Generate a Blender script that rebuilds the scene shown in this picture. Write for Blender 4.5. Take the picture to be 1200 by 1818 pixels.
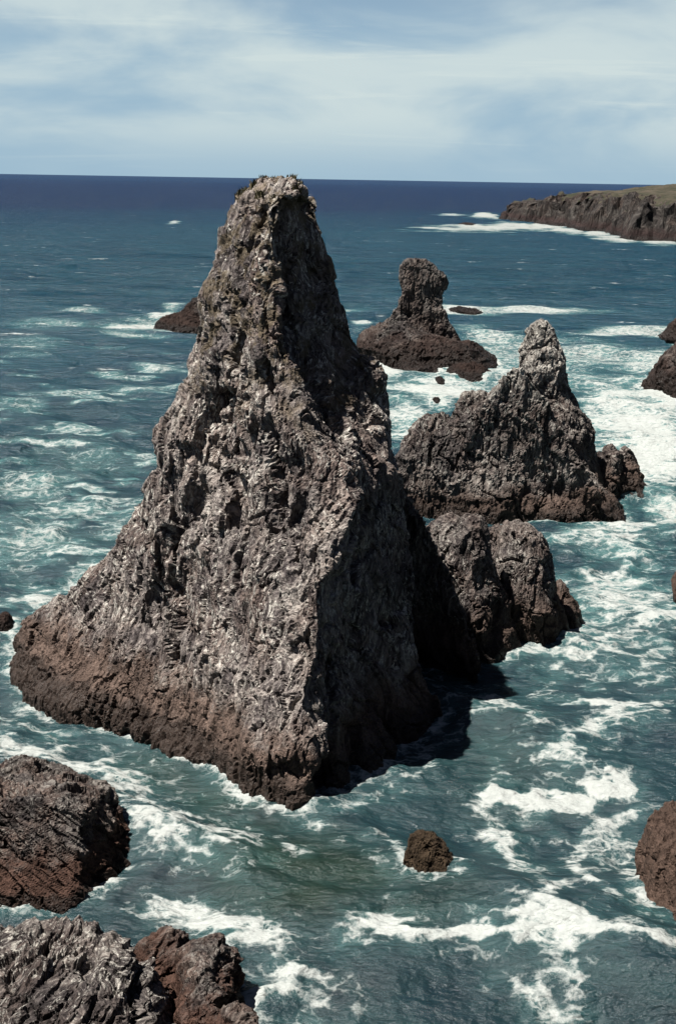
import bpy, math, random
import numpy as np
from mathutils import Matrix, Vector, kdtree

for o in list(bpy.data.objects):
    bpy.data.objects.remove(o)
SC = bpy.context.scene
COL = SC.collection
R = math.radians

# ------------------------------------------------------------------ camera
CAM_H = 32.0                 # eye height above the sea, on the cliff top
PITCH = R(14.58)
ROLL = R(0.955)
FPX = 1818 * 45.0 / 36.0     # 45 mm lens on a 24x36 frame held upright
cam_d = bpy.data.cameras.new('camera')
cam_d.sensor_fit = 'VERTICAL'
cam_d.sensor_height = 36.0
cam_d.sensor_width = 24.0
cam_d.lens = 45.0
cam_d.clip_start = 0.5
cam_d.clip_end = 200000.0
cam = bpy.data.objects.new('camera', cam_d)
COL.objects.link(cam)
FWD = np.array([0, math.cos(PITCH), -math.sin(PITCH)])
_r0 = np.array([1.0, 0, 0])
_u0 = np.array([0, math.sin(PITCH), math.cos(PITCH)])
RGT = _r0 * math.cos(ROLL) + _u0 * math.sin(ROLL)
UPV = _u0 * math.cos(ROLL) - _r0 * math.sin(ROLL)
CPOS = np.array([0, 0, CAM_H])
cam.matrix_world = Matrix((
    (RGT[0], UPV[0], -FWD[0], 0), (RGT[1], UPV[1], -FWD[1], 0),
    (RGT[2], UPV[2], -FWD[2], CAM_H), (0, 0, 0, 1)))
SC.camera = cam

# ------------------------------------------------------------------ sun and sky
SUN_EL = R(65)
SUN_XY = np.array([-0.93, -0.37]); SUN_XY = SUN_XY / np.linalg.norm(SUN_XY)
to_sun = Vector((SUN_XY[0] * math.cos(SUN_EL), SUN_XY[1] * math.cos(SUN_EL), math.sin(SUN_EL)))
sd = bpy.data.lights.new('sun', 'SUN')
sd.energy = 5.0
sd.angle = R(0.53)
sd.color = (1.0, 0.955, 0.89)
sun = bpy.data.objects.new('sun', sd)
COL.objects.link(sun)
sun.rotation_euler = to_sun.to_track_quat('Z', 'Y').to_euler()
sun.location = (-200, -80, 300)

SC.view_settings.view_transform = 'Standard'
SC.view_settings.look = 'None'
SC.view_settings.gamma = 1.0
SC.view_settings.use_curve_mapping = False
SC.view_settings.exposure = 1.4
SC.cycles.max_bounces = 3
SC.cycles.diffuse_bounces = 1
SC.cycles.glossy_bounces = 2
SC.cycles.caustics_reflective = False
SC.cycles.adaptive_threshold = 0.02


class NT:
    """small helper for building node trees"""
    def __init__(self, tree):
        self.t = tree; self.n = tree.nodes; self.l = tree.links
    def new(self, typ, **kw):
        nd = self.n.new(typ)
        for k, v in kw.items():
            setattr(nd, k, v)
        return nd
    def set(self, sock, v):
        if v is None:
            return
        if hasattr(v, 'is_output'):
            self.l.new(v, sock)
        else:
            sock.default_value = v
    def math(self, op, a, b=None, c=None, clamp=False):
        nd = self.new('ShaderNodeMath', operation=op, use_clamp=clamp)
        self.set(nd.inputs[0], a); self.set(nd.inputs[1], b)
        if c is not None:
            self.set(nd.inputs[2], c)
        return nd.outputs[0]
    def vmath(self, op, a, b=None, scale=None):
        nd = self.new('ShaderNodeVectorMath', operation=op)
        self.set(nd.inputs[0], a)
        if b is not None:
            self.set(nd.inputs[1], b)
        if scale is not None:
            self.set(nd.inputs['Scale'], scale)
        return nd.outputs[0]
    def noise(self, vec, scale, detail=4, rough=0.55, dist=0.0, out='Fac', typ=None, lac=None):
        nd = self.new('ShaderNodeTexNoise')
        if typ:
            nd.noise_type = typ
        self.set(nd.inputs['Vector'], vec)
        nd.inputs['Scale'].default_value = scale
        nd.inputs['Detail'].default_value = detail
        nd.inputs['Roughness'].default_value = rough
        nd.inputs['Distortion'].default_value = dist
        if lac:
            nd.inputs['Lacunarity'].default_value = lac
        return nd.outputs[out]
    def voronoi(self, vec, scale, feature='F1', out='Distance'):
        nd = self.new('ShaderNodeTexVoronoi', feature=feature)
        self.set(nd.inputs['Vector'], vec)
        nd.inputs['Scale'].default_value = scale
        return nd.outputs[out]
    def maprange(self, v, a, b, c=0.0, d=1.0, smooth=True):
        nd = self.new('ShaderNodeMapRange')
        nd.interpolation_type = 'SMOOTHSTEP' if smooth else 'LINEAR'
        self.set(nd.inputs[0], v)
        for i, x in enumerate((a, b, c, d)):
            self.set(nd.inputs[1 + i], x)
        return nd.outputs[0]
    def mix(self, f, a, b, blend='MIX'):
        nd = self.new('ShaderNodeMix', data_type='RGBA', blend_type=blend)
        self.set(nd.inputs[0], f)
        self.set(nd.inputs[6], a if hasattr(a, 'is_output') else (*a, 1))
        self.set(nd.inputs[7], b if hasattr(b, 'is_output') else (*b, 1))
        return nd.outputs[2]
    def ramp(self, f, stops):
        nd = self.new('ShaderNodeValToRGB')
        cr = nd.color_ramp
        while len(cr.elements) < len(stops):
            cr.elements.new(0.5)
        for e, (p, c) in zip(cr.elements, stops):
            e.position = p; e.color = (*c, 1)
        self.set(nd.inputs[0], f)
        return nd.outputs[0]
    def mapping(self, vec, loc=(0, 0, 0), rot=(0, 0, 0), scale=(1, 1, 1)):
        nd = self.new('ShaderNodeMapping')
        self.set(nd.inputs[0], vec)
        nd.inputs[1].default_value = loc
        nd.inputs[2].default_value = rot
        nd.inputs[3].default_value = scale
        return nd.outputs[0]
    def bump(self, height, strength=1.0, dist=0.1, normal=None):
        nd = self.new('ShaderNodeBump')
        nd.inputs['Strength'].default_value = strength
        nd.inputs['Distance'].default_value = dist
        self.set(nd.inputs['Height'], height)
        if normal is not None:
            self.set(nd.inputs['Normal'], normal)
        return nd.outputs[0]


world = bpy.data.worlds.new('World')
SC.world = world
world.use_nodes = True
w = NT(world.node_tree)
w.n.clear()
sky = w.new('ShaderNodeTexSky', sky_type='NISHITA')
sky.sun_disc = False
sky.sun_elevation = SUN_EL
sky.sun_rotation = math.atan2(SUN_XY[0], SUN_XY[1])
sky.altitude = 30
sky.air_density = 0.2
sky.dust_density = 0.2
sky.ozone_density = 1.6
dirv = w.new('ShaderNodeTexCoord').outputs['Generated']
sep = w.new('ShaderNodeSeparateXYZ'); w.l.new(dirv, sep.inputs[0])
elev = sep.outputs[2]
# thin cirrus sheets on a plane far overhead: direction / (z + c)
den = w.math('ADD', w.math('MAXIMUM', elev, 0.0), 0.11)
cx = w.math('DIVIDE', sep.outputs[0], den); cy = w.math('DIVIDE', sep.outputs[1], den)
cmb = w.new('ShaderNodeCombineXYZ'); w.l.new(cx, cmb.inputs[0]); w.l.new(cy, cmb.inputs[1])
pl = w.mapping(cmb.outputs[0], loc=(3.1, 0.4, 0), rot=(0, 0, R(8)), scale=(0.6, 0.8, 1))
sheet = w.noise(w.mapping(dirv, loc=(2.35, 0.7, 0.35), scale=(4.2, 4.2, 12.0)), 1.0, 6, 0.52, 0.4)
wisps = w.noise(w.mapping(cmb.outputs[0], loc=(1.3, 7.2, 0), rot=(0, 0, R(-5)), scale=(0.4, 1.3, 1)), 1.5, 6, 0.6, 0.5)
cl = w.math('MULTIPLY', w.maprange(sheet, 0.34, 0.60), 0.92)
cl2 = w.math('MULTIPLY', w.maprange(wisps, 0.56, 0.76), 0.5)
cloud = w.math('MULTIPLY', w.math('ADD', cl, cl2, clamp=True), w.maprange(elev, 0.08, 0.34, 1.0, 0.03))
# pale blue sea haze lying along the horizon
hz = w.maprange(elev, 0.07, 0.25, 0.97, 0.0)
hcol = w.mix(hz, sky.outputs[0], (2.55, 3.75, 4.65))
bg_sky = w.new('ShaderNodeBackground'); w.l.new(hcol, bg_sky.inputs[0]); bg_sky.inputs[1].default_value = 0.05
bg_cl = w.new('ShaderNodeBackground'); bg_cl.inputs[0].default_value = (0.85, 0.99, 1.0, 1); bg_cl.inputs[1].default_value = 0.275
mx = w.new('ShaderNodeMixShader')
cloud = w.math('MULTIPLY', cloud, w.maprange(elev, 0.0, 0.05, 0.12, 1.0))
w.l.new(cloud, mx.inputs[0]); w.l.new(bg_sky.outputs[0], mx.inputs[1]); w.l.new(bg_cl.outputs[0], mx.inputs[2])
wo = w.new('ShaderNodeOutputWorld'); w.l.new(mx.outputs[0], wo.inputs[0])


# ------------------------------------------------------------------ geometry helpers
def ray(px, py):
    d = FWD + RGT * ((px - 600.0) / FPX) + UPV * ((909.0 - py) / FPX)
    return d

def at(px, py, Y):
    """world point at forward distance Y from the viewpoint, seen along a direction"""
    d = ray(px, py)
    return CPOS + d * (Y / d[1])

def ground(px, py, z=0.0):
    d = ray(px, py)
    return CPOS + d * ((z - CAM_H) / d[2])

# --- numpy gradient noise
_rng = np.random.RandomState(7)
_P = np.tile(_rng.permutation(256).astype(np.int32), 3)
_G = _rng.normal(size=(256, 3)).astype(np.float32)
_G /= np.linalg.norm(_G, axis=1)[:, None]
_RV = _rng.rand(256, 4).astype(np.float32)

def _hash(i, j, k):
    return _P[_P[_P[i & 255] + (j & 255)] + (k & 255)]

def perlin(p):
    p = p.astype(np.float32)
    i0 = np.floor(p).astype(np.int32); f = p - i0
    u = f * f * f * (f * (f * 6 - 15) + 10)
    res = np.zeros(len(p), np.float32)
    for a in (0, 1):
        wa = u[:, 0] if a else 1 - u[:, 0]
        for b in (0, 1):
            wb = u[:, 1] if b else 1 - u[:, 1]
            for c in (0, 1):
                wc = u[:, 2] if c else 1 - u[:, 2]
                g = _G[_hash(i0[:, 0] + a, i0[:, 1] + b, i0[:, 2] + c)]
                d = g[:, 0] * (f[:, 0] - a) + g[:, 1] * (f[:, 1] - b) + g[:, 2] * (f[:, 2] - c)
                res += wa * wb * wc * d
    return res * 1.5

def fbm(p, octs=4, gain=0.5, lac=2.03):
    s = 0.0; a = 1.0
    for o in range(octs):
        s = s + a * perlin(p + 17.3 * o)
        p = p * lac; a *= gain
    return s

def ridged(p, octs=4, gain=0.5, lac=2.07):
    s = 0.0; a = 1.0
    for o in range(octs):
        n = 1.0 - np.abs(perlin(p + 31.7 * o)) * 2.0
        s = s + a * n
        p = p * lac; a *= gain
    return s

def worley(p):
    """distance to nearest cell, second nearest minus nearest, random value of the nearest cell and its tilt plane"""
    p = p.astype(np.float32)
    i0 = np.floor(p).astype(np.int32)
    n = len(p)
    f1 = np.full(n, 9, np.float32); f2 = np.full(n, 9, np.float32)
    rv = np.zeros(n, np.float32); tilt = np.zeros(n, np.float32)
    for a in (-1, 0, 1):
        for b in (-1, 0, 1):
            for c in (-1, 0, 1):
                ci = i0 + np.array([a, b, c], np.int32)
                h = _hash(ci[:, 0], ci[:, 1], ci[:, 2])
                q = _RV[h]
                dv = p - (ci + q[:, :3])
                d = np.sqrt((dv * dv).sum(1))
                near = d < f1
                f2 = np.where(near, f1, np.minimum(f2, d))
                t = (dv * _G[(h * 7 + 3) & 255]).sum(1)
                tilt = np.where(near, t, tilt)
                rv = np.where(near, q[:, 3], rv)
                f1 = np.where(near, d, f1)
    return f1, f2 - f1, rv, tilt

def smooth(a, b, x):
    t = np.clip((x - a) / (b - a), 0, 1)
    return t * t * (3 - 2 * t)


def loft_mesh(rings):
    """rings: list of (N,3) arrays, bottom to top; closed by fans"""
    V = []; F = []
    N = len(rings[0])
    for r in rings:
        V.extend(r.tolist())
    for k in range(len(rings) - 1):
        for i in range(N):
            j = (i + 1) % N
            F.append((k * N + i, k * N + j, (k + 1) * N + j, (k + 1) * N + i))
    b = len(V); V.append(rings[0].mean(0).tolist())
    t = len(V); V.append(rings[-1].mean(0).tolist())
    K = (len(rings) - 1) * N
    for i in range(N):
        j = (i + 1) % N
        F.append((b, j, i)); F.append((t, K + i, K + j))
    return V, F

def ring_from(ctrl, n=72, round_=0.5):
    """closed ring through control points; round_ blends straight edges with a smooth curve"""
    c = np.array(ctrl, float); K = len(c)
    out = []
    for i in range(n):
        s = i / n * K; k = int(s); t = s - k
        p0, p1, p2, p3 = c[(k - 1) % K], c[k % K], c[(k + 1) % K], c[(k + 2) % K]
        lin = p1 * (1 - t) + p2 * t
        cr = 0.5 * ((2 * p1) + (-p0 + p2) * t + (2 * p0 - 5 * p1 + 4 * p2 - p3) * t * t + (-p0 + 3 * p1 - 3 * p2 + p3) * t ** 3)
        out.append(lin * (1 - round_) + cr * round_)
    return np.array(out)

def spire(left, right, yside, yfront, back=0.9, levels=26, seed=0, rag=0.10, tip=0.55, deep=-2.2, Y=None, sharp=1.0, mindepth=0.25):
    """a crag standing in the sea: its left and right flanks, the water line at its sides and at its front"""
    rng = random.Random(seed)
    left = sorted(left, key=lambda q: q[1]); right = sorted(right, key=lambda q: q[1])
    if Y is None:
        Y = ground(0.5 * (left[-1][0] + right[-1][0]), yside)[1]
    xm = 0.5 * (left[-1][0] + right[-1][0])
    Yf = ground(xm, yfront)[1]
    ytop = max(left[0][1], right[0][1])
    rows = []
    for k in range(levels):
        y = yside + (ytop - yside) * (k / (levels - 1))
        xl = np.interp(y, [q[1] for q in left], [q[0] for q in left])
        xr = np.interp(y, [q[1] for q in right], [q[0] for q in right])
        a = at(xl, y, Y); b = at(xr, y, Y)
        rows.append((0.5 * (a[0] + b[0]), 0.5 * abs(b[0] - a[0]), 0.5 * (a[2] + b[2])))
    wbase = rows[0][1]
    kf = (Y - Yf) / max(wbase, 0.1)
    NC = 12
    jit = [1 + rng.uniform(-rag, rag) for _ in range(NC)]
    rings = []
    def ring(cx, hw, z, grow=1.0):
        pts = []
        for i in range(NC):
            th = 2 * math.pi * i / NC
            c, s = math.cos(th), math.sin(th)
            cc = math.copysign(abs(c) ** sharp, c); ss = math.copysign(abs(s) ** sharp, s)
            dep = max(hw, wbase * mindepth * (0.3 + 0.7 * hw / wbase)) * (kf if s < 0 else back)
            j = jit[i] * (1 + rng.uniform(-rag, rag) * 0.4)
            if abs(c) > 0.99:
                j = 1.0
            pts.append((cx + hw * grow * cc * j, Y + dep * grow * ss * j, z))
        return ring_from(pts, 48, 0.6)
    z0 = rows[0][2]
    rings.append(ring(rows[0][0], rows[0][1], min(deep, z0 - 2), 1.06))
    for (cx, hw, z) in rows:
        rings.append(ring(cx, hw, z))
    cx, hw, z = rows[-1]
    rings.append(ring(cx, hw * tip, z + 0.25 * hw * (1 - tip)))
    return loft_mesh(rings)

def corner_rock(base, top, steps=12, lean=0.85, deep=-2.2, rnd=0.18):
    """a block with clear corners: points where they meet the water and matching points on its crown"""
    b = np.array([ground(*q) for q in base]); t = np.array([at(*q) for q in top])
    rings = []
    c = b.mean(0)
    lo = c + (b - c) * 1.05; lo[:, 2] = deep
    rings.append(ring_from(lo, 64, rnd))
    for k in range(steps + 1):
        u = k / steps
        p = b * (1 - u ** lean) + t * u ** lean
        p[:, 2] = b[:, 2] * (1 - u) + t[:, 2] * u
        rings.append(ring_from(p, 64, rnd))
    c = t.mean(0); e = c + (t - c) * 0.6; e[:, 2] += 0.25
    rings.append(ring_from(e, 64, rnd))
    return loft_mesh(rings)

def join(parts):
    V = []; F = []
    for v, f in parts:
        o = len(V); V.extend(v); F.extend([tuple(i + o for i in q) for q in f])
    return V, F

def remesh(V, F, voxel):
    me = bpy.data.meshes.new('tmp'); me.from_pydata(V, [], F); me.update()
    ob = bpy.data.objects.new('tmp', me); COL.objects.link(ob)
    md = ob.modifiers.new('r', 'REMESH'); md.mode = 'VOXEL'; md.voxel_size = voxel; md.adaptivity = 0
    dg = bpy.context.evaluated_depsgraph_get(); dg.update()
    ev = ob.evaluated_get(dg)
    m2 = bpy.data.meshes.new_from_object(ev)
    bpy.data.objects.remove(ob); bpy.data.meshes.remove(me)
    return m2

def get_np(me):
    n = len(me.vertices)
    co = np.empty(n * 3, np.float32); me.vertices.foreach_get('co', co)
    no = np.empty(n * 3, np.float32); me.vertices.foreach_get('normal', no)
    return co.reshape(-1, 3), no.reshape(-1, 3)

def laplace(me, co, it=2, lam=0.5):
    ne = len(me.edges); e = np.empty(ne * 2, np.int32); me.edges.foreach_get('vertices', e); e = e.reshape(-1, 2)
    deg = np.bincount(e.ravel(), minlength=len(co)).astype(np.float32)[:, None]
    for _ in range(it):
        acc = np.zeros_like(co)
        for k in range(3):
            acc[:, k] = np.bincount(e[:, 0], co[e[:, 1], k], len(co)) + np.bincount(e[:, 1], co[e[:, 0], k], len(co))
        co = co + lam * (acc / np.maximum(deg, 1) - co)
    return co

def rock_displace(co, no, s, seed, rib=1.0, block=1.0, fold=1.0, lump=1.0, fis=1.0, dip=(0.25, 0.1), strike=-0.80):
    """s = size of the larger features in metres"""
    off = np.array([seed * 13.7, seed * 7.1, seed * 3.3], np.float32)
    p = co + off
    # strata stand near vertical, so features are drawn out along a dipping axis
    pz = p.copy()
    pz[:, 0] += dip[0] * p[:, 2]; pz[:, 1] += dip[1] * p[:, 2]
    q = pz / np.array([s, s, s * 3.4], np.float32)
    warp = np.stack([fbm(p / (s * 1.4) + 5.2, 2), fbm(p / (s * 1.4) + 9.1, 2), fbm(p / (s * 1.4) + 1.7, 2)], 1)
    d = lump * 0.22 * s * fbm(p / (s * 1.7), 2)
    d += rib * 0.10 * s * (ridged(q * 0.9 + warp * 0.45, 3, 0.45) - 1.0)
    # bedding: thin steep slabs, long down the dip, each standing a little proud or back of its neighbour
    ca, sa = math.cos(strike), math.sin(strike)
    u = pz[:, 0] * ca + pz[:, 1] * sa; v = -pz[:, 0] * sa + pz[:, 1] * ca
    B = np.stack([u, v, pz[:, 2]], 1)
    f1, e, rv, tilt = worley(B / np.array([s * .30, s * .60, s * 1.05], np.float32) + warp * 0.40)
    d += block * s * (0.105 * (rv - 0.5) + 0.095 * tilt - 0.045 * (1 - smooth(0.0, 0.07, e)))
    f1, e, rv, tilt = worley(B / np.array([s * .085, s * .24, s * .46], np.float32) + warp * 1.1)
    d += block * s * (0.048 * (rv - 0.5) + 0.040 * tilt)
    # fissures standing along the strata
    cr = np.abs(perlin(q * 1.25 + warp * 0.5 + 77))
    d -= fis * s * 0.16 * (1 - smooth(0.0, 0.055, cr)) * smooth(-0.15, 0.25, perlin(p / (s * 1.1) + 55))
    # folded laminae
    lam = (pz[:, 0] * 0.8 + pz[:, 1] * 0.5) / (s * 0.13) + 3.2 * warp[:, 0] * 2 + 2.0 * warp[:, 1]
    d += fold * s * 0.016 * np.abs(np.sin(lam)) * (0.4 + smooth(-0.3, 0.4, warp[:, 2]))
    d += s * 0.012 * fbm(p / (s * 0.07), 2, 0.6)
    return d

WATERLINE = []     # points where rock meets the sea, for the surf

def make_rock(name, parts, voxel, s, seed, mat, label, group=None, cat='rock', extra=None, relax=3, disp=1.0, flat=True, **kw):
    V, F = join(parts)
    me = remesh(V, F, voxel)
    co, no = get_np(me)
    co = laplace(me, co, relax)
    me.vertices.foreach_set('co', co.ravel()); me.update()
    co, no = get_np(me)
    if extra is not None:
        co = co + no * extra(co)[:, None]
        co = laplace(me, co, 2)
        me.vertices.foreach_set('co', co.astype(np.float32).ravel()); me.update()
        co, no = get_np(me)
    d = rock_displace(co, no, s, seed, **kw) * disp
    new = co + no * d[:, None]
    wl = new[np.abs(new[:, 2]) < max(0.35, voxel)]
    WATERLINE.append((wl[:: max(1, len(wl) // 900)], s))
    b = np.array([0.5 * (new[:, 0].min() + new[:, 0].max()), 0.5 * (new[:, 1].min() + new[:, 1].max()), 0.0])
    me.vertices.foreach_set('co', (new - b).astype(np.float32).ravel())
    me.update()
    me.polygons.foreach_set('use_smooth', [not flat] * len(me.polygons))
    me.name = name
    me.materials.clear(); me.materials.append(mat)
    ob = bpy.data.objects.new(name, me); COL.objects.link(ob)
    ob.location = b
    ob['label'] = label; ob['category'] = cat
    if group:
        ob['group'] = group
    return ob


# ------------------------------------------------------------------ materials
def rock_material(name, band=5.0, wet=0.7, pale=0.5, brown=0.3, lichen_from=99.0, dark=1.0, fscale=1.0, seed=0.0, bump=1.0, band_col=(0.074, 0.052, 0.042), alb=1.0, pale_hi=None):
    m = bpy.data.materials.new(name); m.use_nodes = True
    t = NT(m.node_tree); t.n.clear()
    tc = t.new('ShaderNodeTexCoord').outputs['Object']
    co = t.vmath('ADD', tc, (seed * 11.3, seed * 5.1, seed * 2.7 * 0))
    sp = t.new('ShaderNodeSeparateXYZ'); t.l.new(tc, sp.inputs[0]); z = sp.outputs[2]
    wv = t.noise(co, 0.22 * fscale, 3, 0.5, out='Color')
    wv = t.vmath('SCALE', t.vmath('SUBTRACT', wv, (0.5, 0.5, 0.5)), scale=5.0 / fscale)
    cw = t.vmath('ADD', co, wv)
    lam = t.mapping(cw, rot=(R(18), R(-24), R(20)), scale=(1.0, 1.0, 0.20))
    n_big = t.noise(co, 0.16 * fscale, 3, 0.55)
    n_mid = t.noise(lam, 0.9 * fscale, 5, 0.66)
    n_fin = t.noise(lam, 4.6 * fscale, 4, 0.72)
    grain = t.noise(co, 8.0 * fscale, 3, 0.7)
    tone = t.math('ADD', t.math('MULTIPLY', n_mid, 0.42), t.math('ADD', t.math('MULTIPLY', n_fin, 0.46), t.math('MULTIPLY', t.math('SUBTRACT', n_big, 0.25), 0.28)))
    k = dark
    base = t.ramp(tone, [(0.39, (0.010 * k, 0.008 * k, 0.008 * k)), (0.47, (0.045 * k, 0.038 * k, 0.037 * k)),
                         (0.54, (0.118 * k, 0.103 * k, 0.094 * k)), (0.66, (0.28 * k, 0.255 * k, 0.23 * k))])
    # reddish brown weathering
    bmask = t.math('MULTIPLY', t.maprange(t.noise(co, 0.33 * fscale, 5, 0.6), 0.42, 0.62), brown)
    base = t.mix(bmask, base, t.mix(t.maprange(n_fin, 0.36, 0.64), (0.018, 0.011, 0.010), (0.15, 0.105, 0.085)))
    # quartz veins and pale lichen flecks following the folds
    fl = t.noise(t.mapping(cw, rot=(R(30), R(-18), R(50)), scale=(1.0, 1.0, 0.30)), 4.4 * fscale, 4, 0.66, 0.6)
    pm = t.maprange(t.noise(co, 0.30 * fscale, 4, 0.6), 0.36, 0.60)
    fm = t.maprange(t.math('ADD', fl, t.math('MULTIPLY', t.math('SUBTRACT', pm, 1.0), 0.09)), 0.505, 0.60)
    fm = t.math('MULTIPLY', fm, pale)
    if pale_hi:
        hi = t.maprange(t.math('ADD', z, t.math('MULTIPLY', t.noise(co, 0.5, 4), 4.0)), pale_hi[0] + 2, pale_hi[1] + 2)
        fm = t.math('ADD', fm, t.math('MULTIPLY', hi, t.maprange(fl, 0.42, 0.56, 0.15, 0.75)), clamp=True)
    base = t.mix(fm, base, t.mix(t.maprange(grain, 0.3, 0.7), (0.16, 0.15, 0.138), (0.56, 0.53, 0.47)))
    # ochre lichen and dry turf up high
    if lichen_from < 90:
        hm = t.maprange(t.math('ADD', z, t.math('MULTIPLY', t.noise(co, 0.5, 4), 8.0)), lichen_from + 4, lichen_from + 10)
        lm = t.math('MULTIPLY', t.math('MULTIPLY', t.maprange(t.noise(co, 0.9, 5, 0.65), 0.46, 0.60), hm), 0.8)
        base = t.mix(lm, base, t.mix(n_fin, (0.030, 0.022, 0.013), (0.135, 0.108, 0.072)))
    # intertidal zone: brown weed and barnacles, then the dark wet lip
    edge = t.math('ADD', z, t.math('MULTIPLY', t.math('SUBTRACT', t.noise(co, 0.4 * fscale, 6, 0.72), 0.5), band * 1.7))
    bm = t.maprange(edge, band * 0.55, band * 1.15, 1.0, 0.0)
    bm = t.math('MULTIPLY', bm, t.maprange(t.math('ADD', fl, t.math('MULTIPLY', bm, 0.25)), 0.50, 0.66, 0.45, 1.0))
    bc = tuple(x * 0.42 for x in band_col); bh = tuple(x * 1.75 + 0.006 for x in band_col)
    bcol = t.ramp(t.math('ADD', t.math('MULTIPLY', n_mid, 0.5), t.math('MULTIPLY', grain, 0.5)), [(0.38, bc), (0.50, band_col), (0.64, bh)])
    base = t.mix(bm, base, bcol)
    if wet > 0:
        e2 = t.math('ADD', z, t.math('MULTIPLY', t.math('SUBTRACT', t.noise(co, 0.8 * fscale, 4), 0.5), wet * 1.6))
        wm = t.maprange(e2, wet * 0.6, wet * 1.3, 1.0, 0.0)
        base = t.mix(t.math('MULTIPLY', wm, 0.8), base, (0.017, 0.013, 0.011))
        rough = t.math('SUBTRACT', 0.86, t.math('MULTIPLY', wm, 0.5))
    else:
        rough = 0.86
    base = t.vmath('SCALE', base, scale=0.76 * alb)
    h = t.math('ADD', t.math('MULTIPLY', n_mid, 0.75), t.math('ADD', t.math('MULTIPLY', n_fin, 0.22), t.math('MULTIPLY', grain, 0.08)))
    nb = t.bump(h, 0.95 * bump, 0.75 / fscale)
    bs = t.new('ShaderNodeBsdfPrincipled')
    t.l.new(base, bs.inputs['Base Color']); t.set(bs.inputs['Roughness'], rough)
    bs.inputs['Specular IOR Level'].default_value = 0.12
    t.l.new(nb, bs.inputs['Normal'])
    out = t.new('ShaderNodeOutputMaterial'); t.l.new(bs.outputs[0], out.inputs[0])
    return m

M_MAIN = rock_material('rock_main', band=4.0, wet=1.3, pale=0.8, brown=0.5, lichen_from=17, seed=0.3, dark=1.3, alb=1.38)
M_MID = rock_material('rock_mid', band=3.6, wet=1.3, pale=0.6, brown=0.4, seed=1.7, fscale=0.8, dark=1.0, pale_hi=(10.5, 14.5), alb=0.95)
M_OUT = rock_material('rock_outcrop', band=4.2, wet=1.2, pale=0.6, brown=0.5, seed=2.4, dark=1.1, alb=1.0)
M_KNOB = rock_material('rock_knob', band=6.0, wet=3.5, pale=0.3, brown=0.6, seed=3.1, fscale=0.6, dark=0.85, band_col=(0.036, 0.022, 0.018), alb=0.85)
M_REEF = rock_material('rock_reef', band=6.0, wet=1.2, pale=0.1, brown=0.3, seed=4.6, fscale=0.7, dark=0.7, band_col=(0.04, 0.024, 0.019), alb=0.6)
M_LOW = rock_material('rock_low', band=2.2, wet=0.4, pale=0.35, brown=0.75, seed=5.2, fscale=1.7, dark=0.75, band_col=(0.062, 0.034, 0.025))
M_FORE = rock_material('rock_fore', band=0.8, wet=0.3, pale=0.75, brown=0.3, seed=6.9, fscale=1.25, dark=1.0)
M_BROWN = rock_material('rock_brown', band=9.0, wet=0.35, pale=0.1, brown=0.8, seed=7.7, fscale=1.6, band_col=(0.085, 0.055, 0.042), alb=0.72)
M_WEED = rock_material('rock_weed', band=7.0, wet=0.5, pale=0.0, brown=0.8, seed=8.3, fscale=2.2, band_col=(0.036, 0.024, 0.014))
M_HEAD = rock_material('rock_headland', band=7.0, wet=2.5, pale=0.2, brown=0.5, seed=9.1, fscale=0.2, dark=0.55, band_col=(0.045, 0.029, 0.027), alb=0.62)

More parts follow.
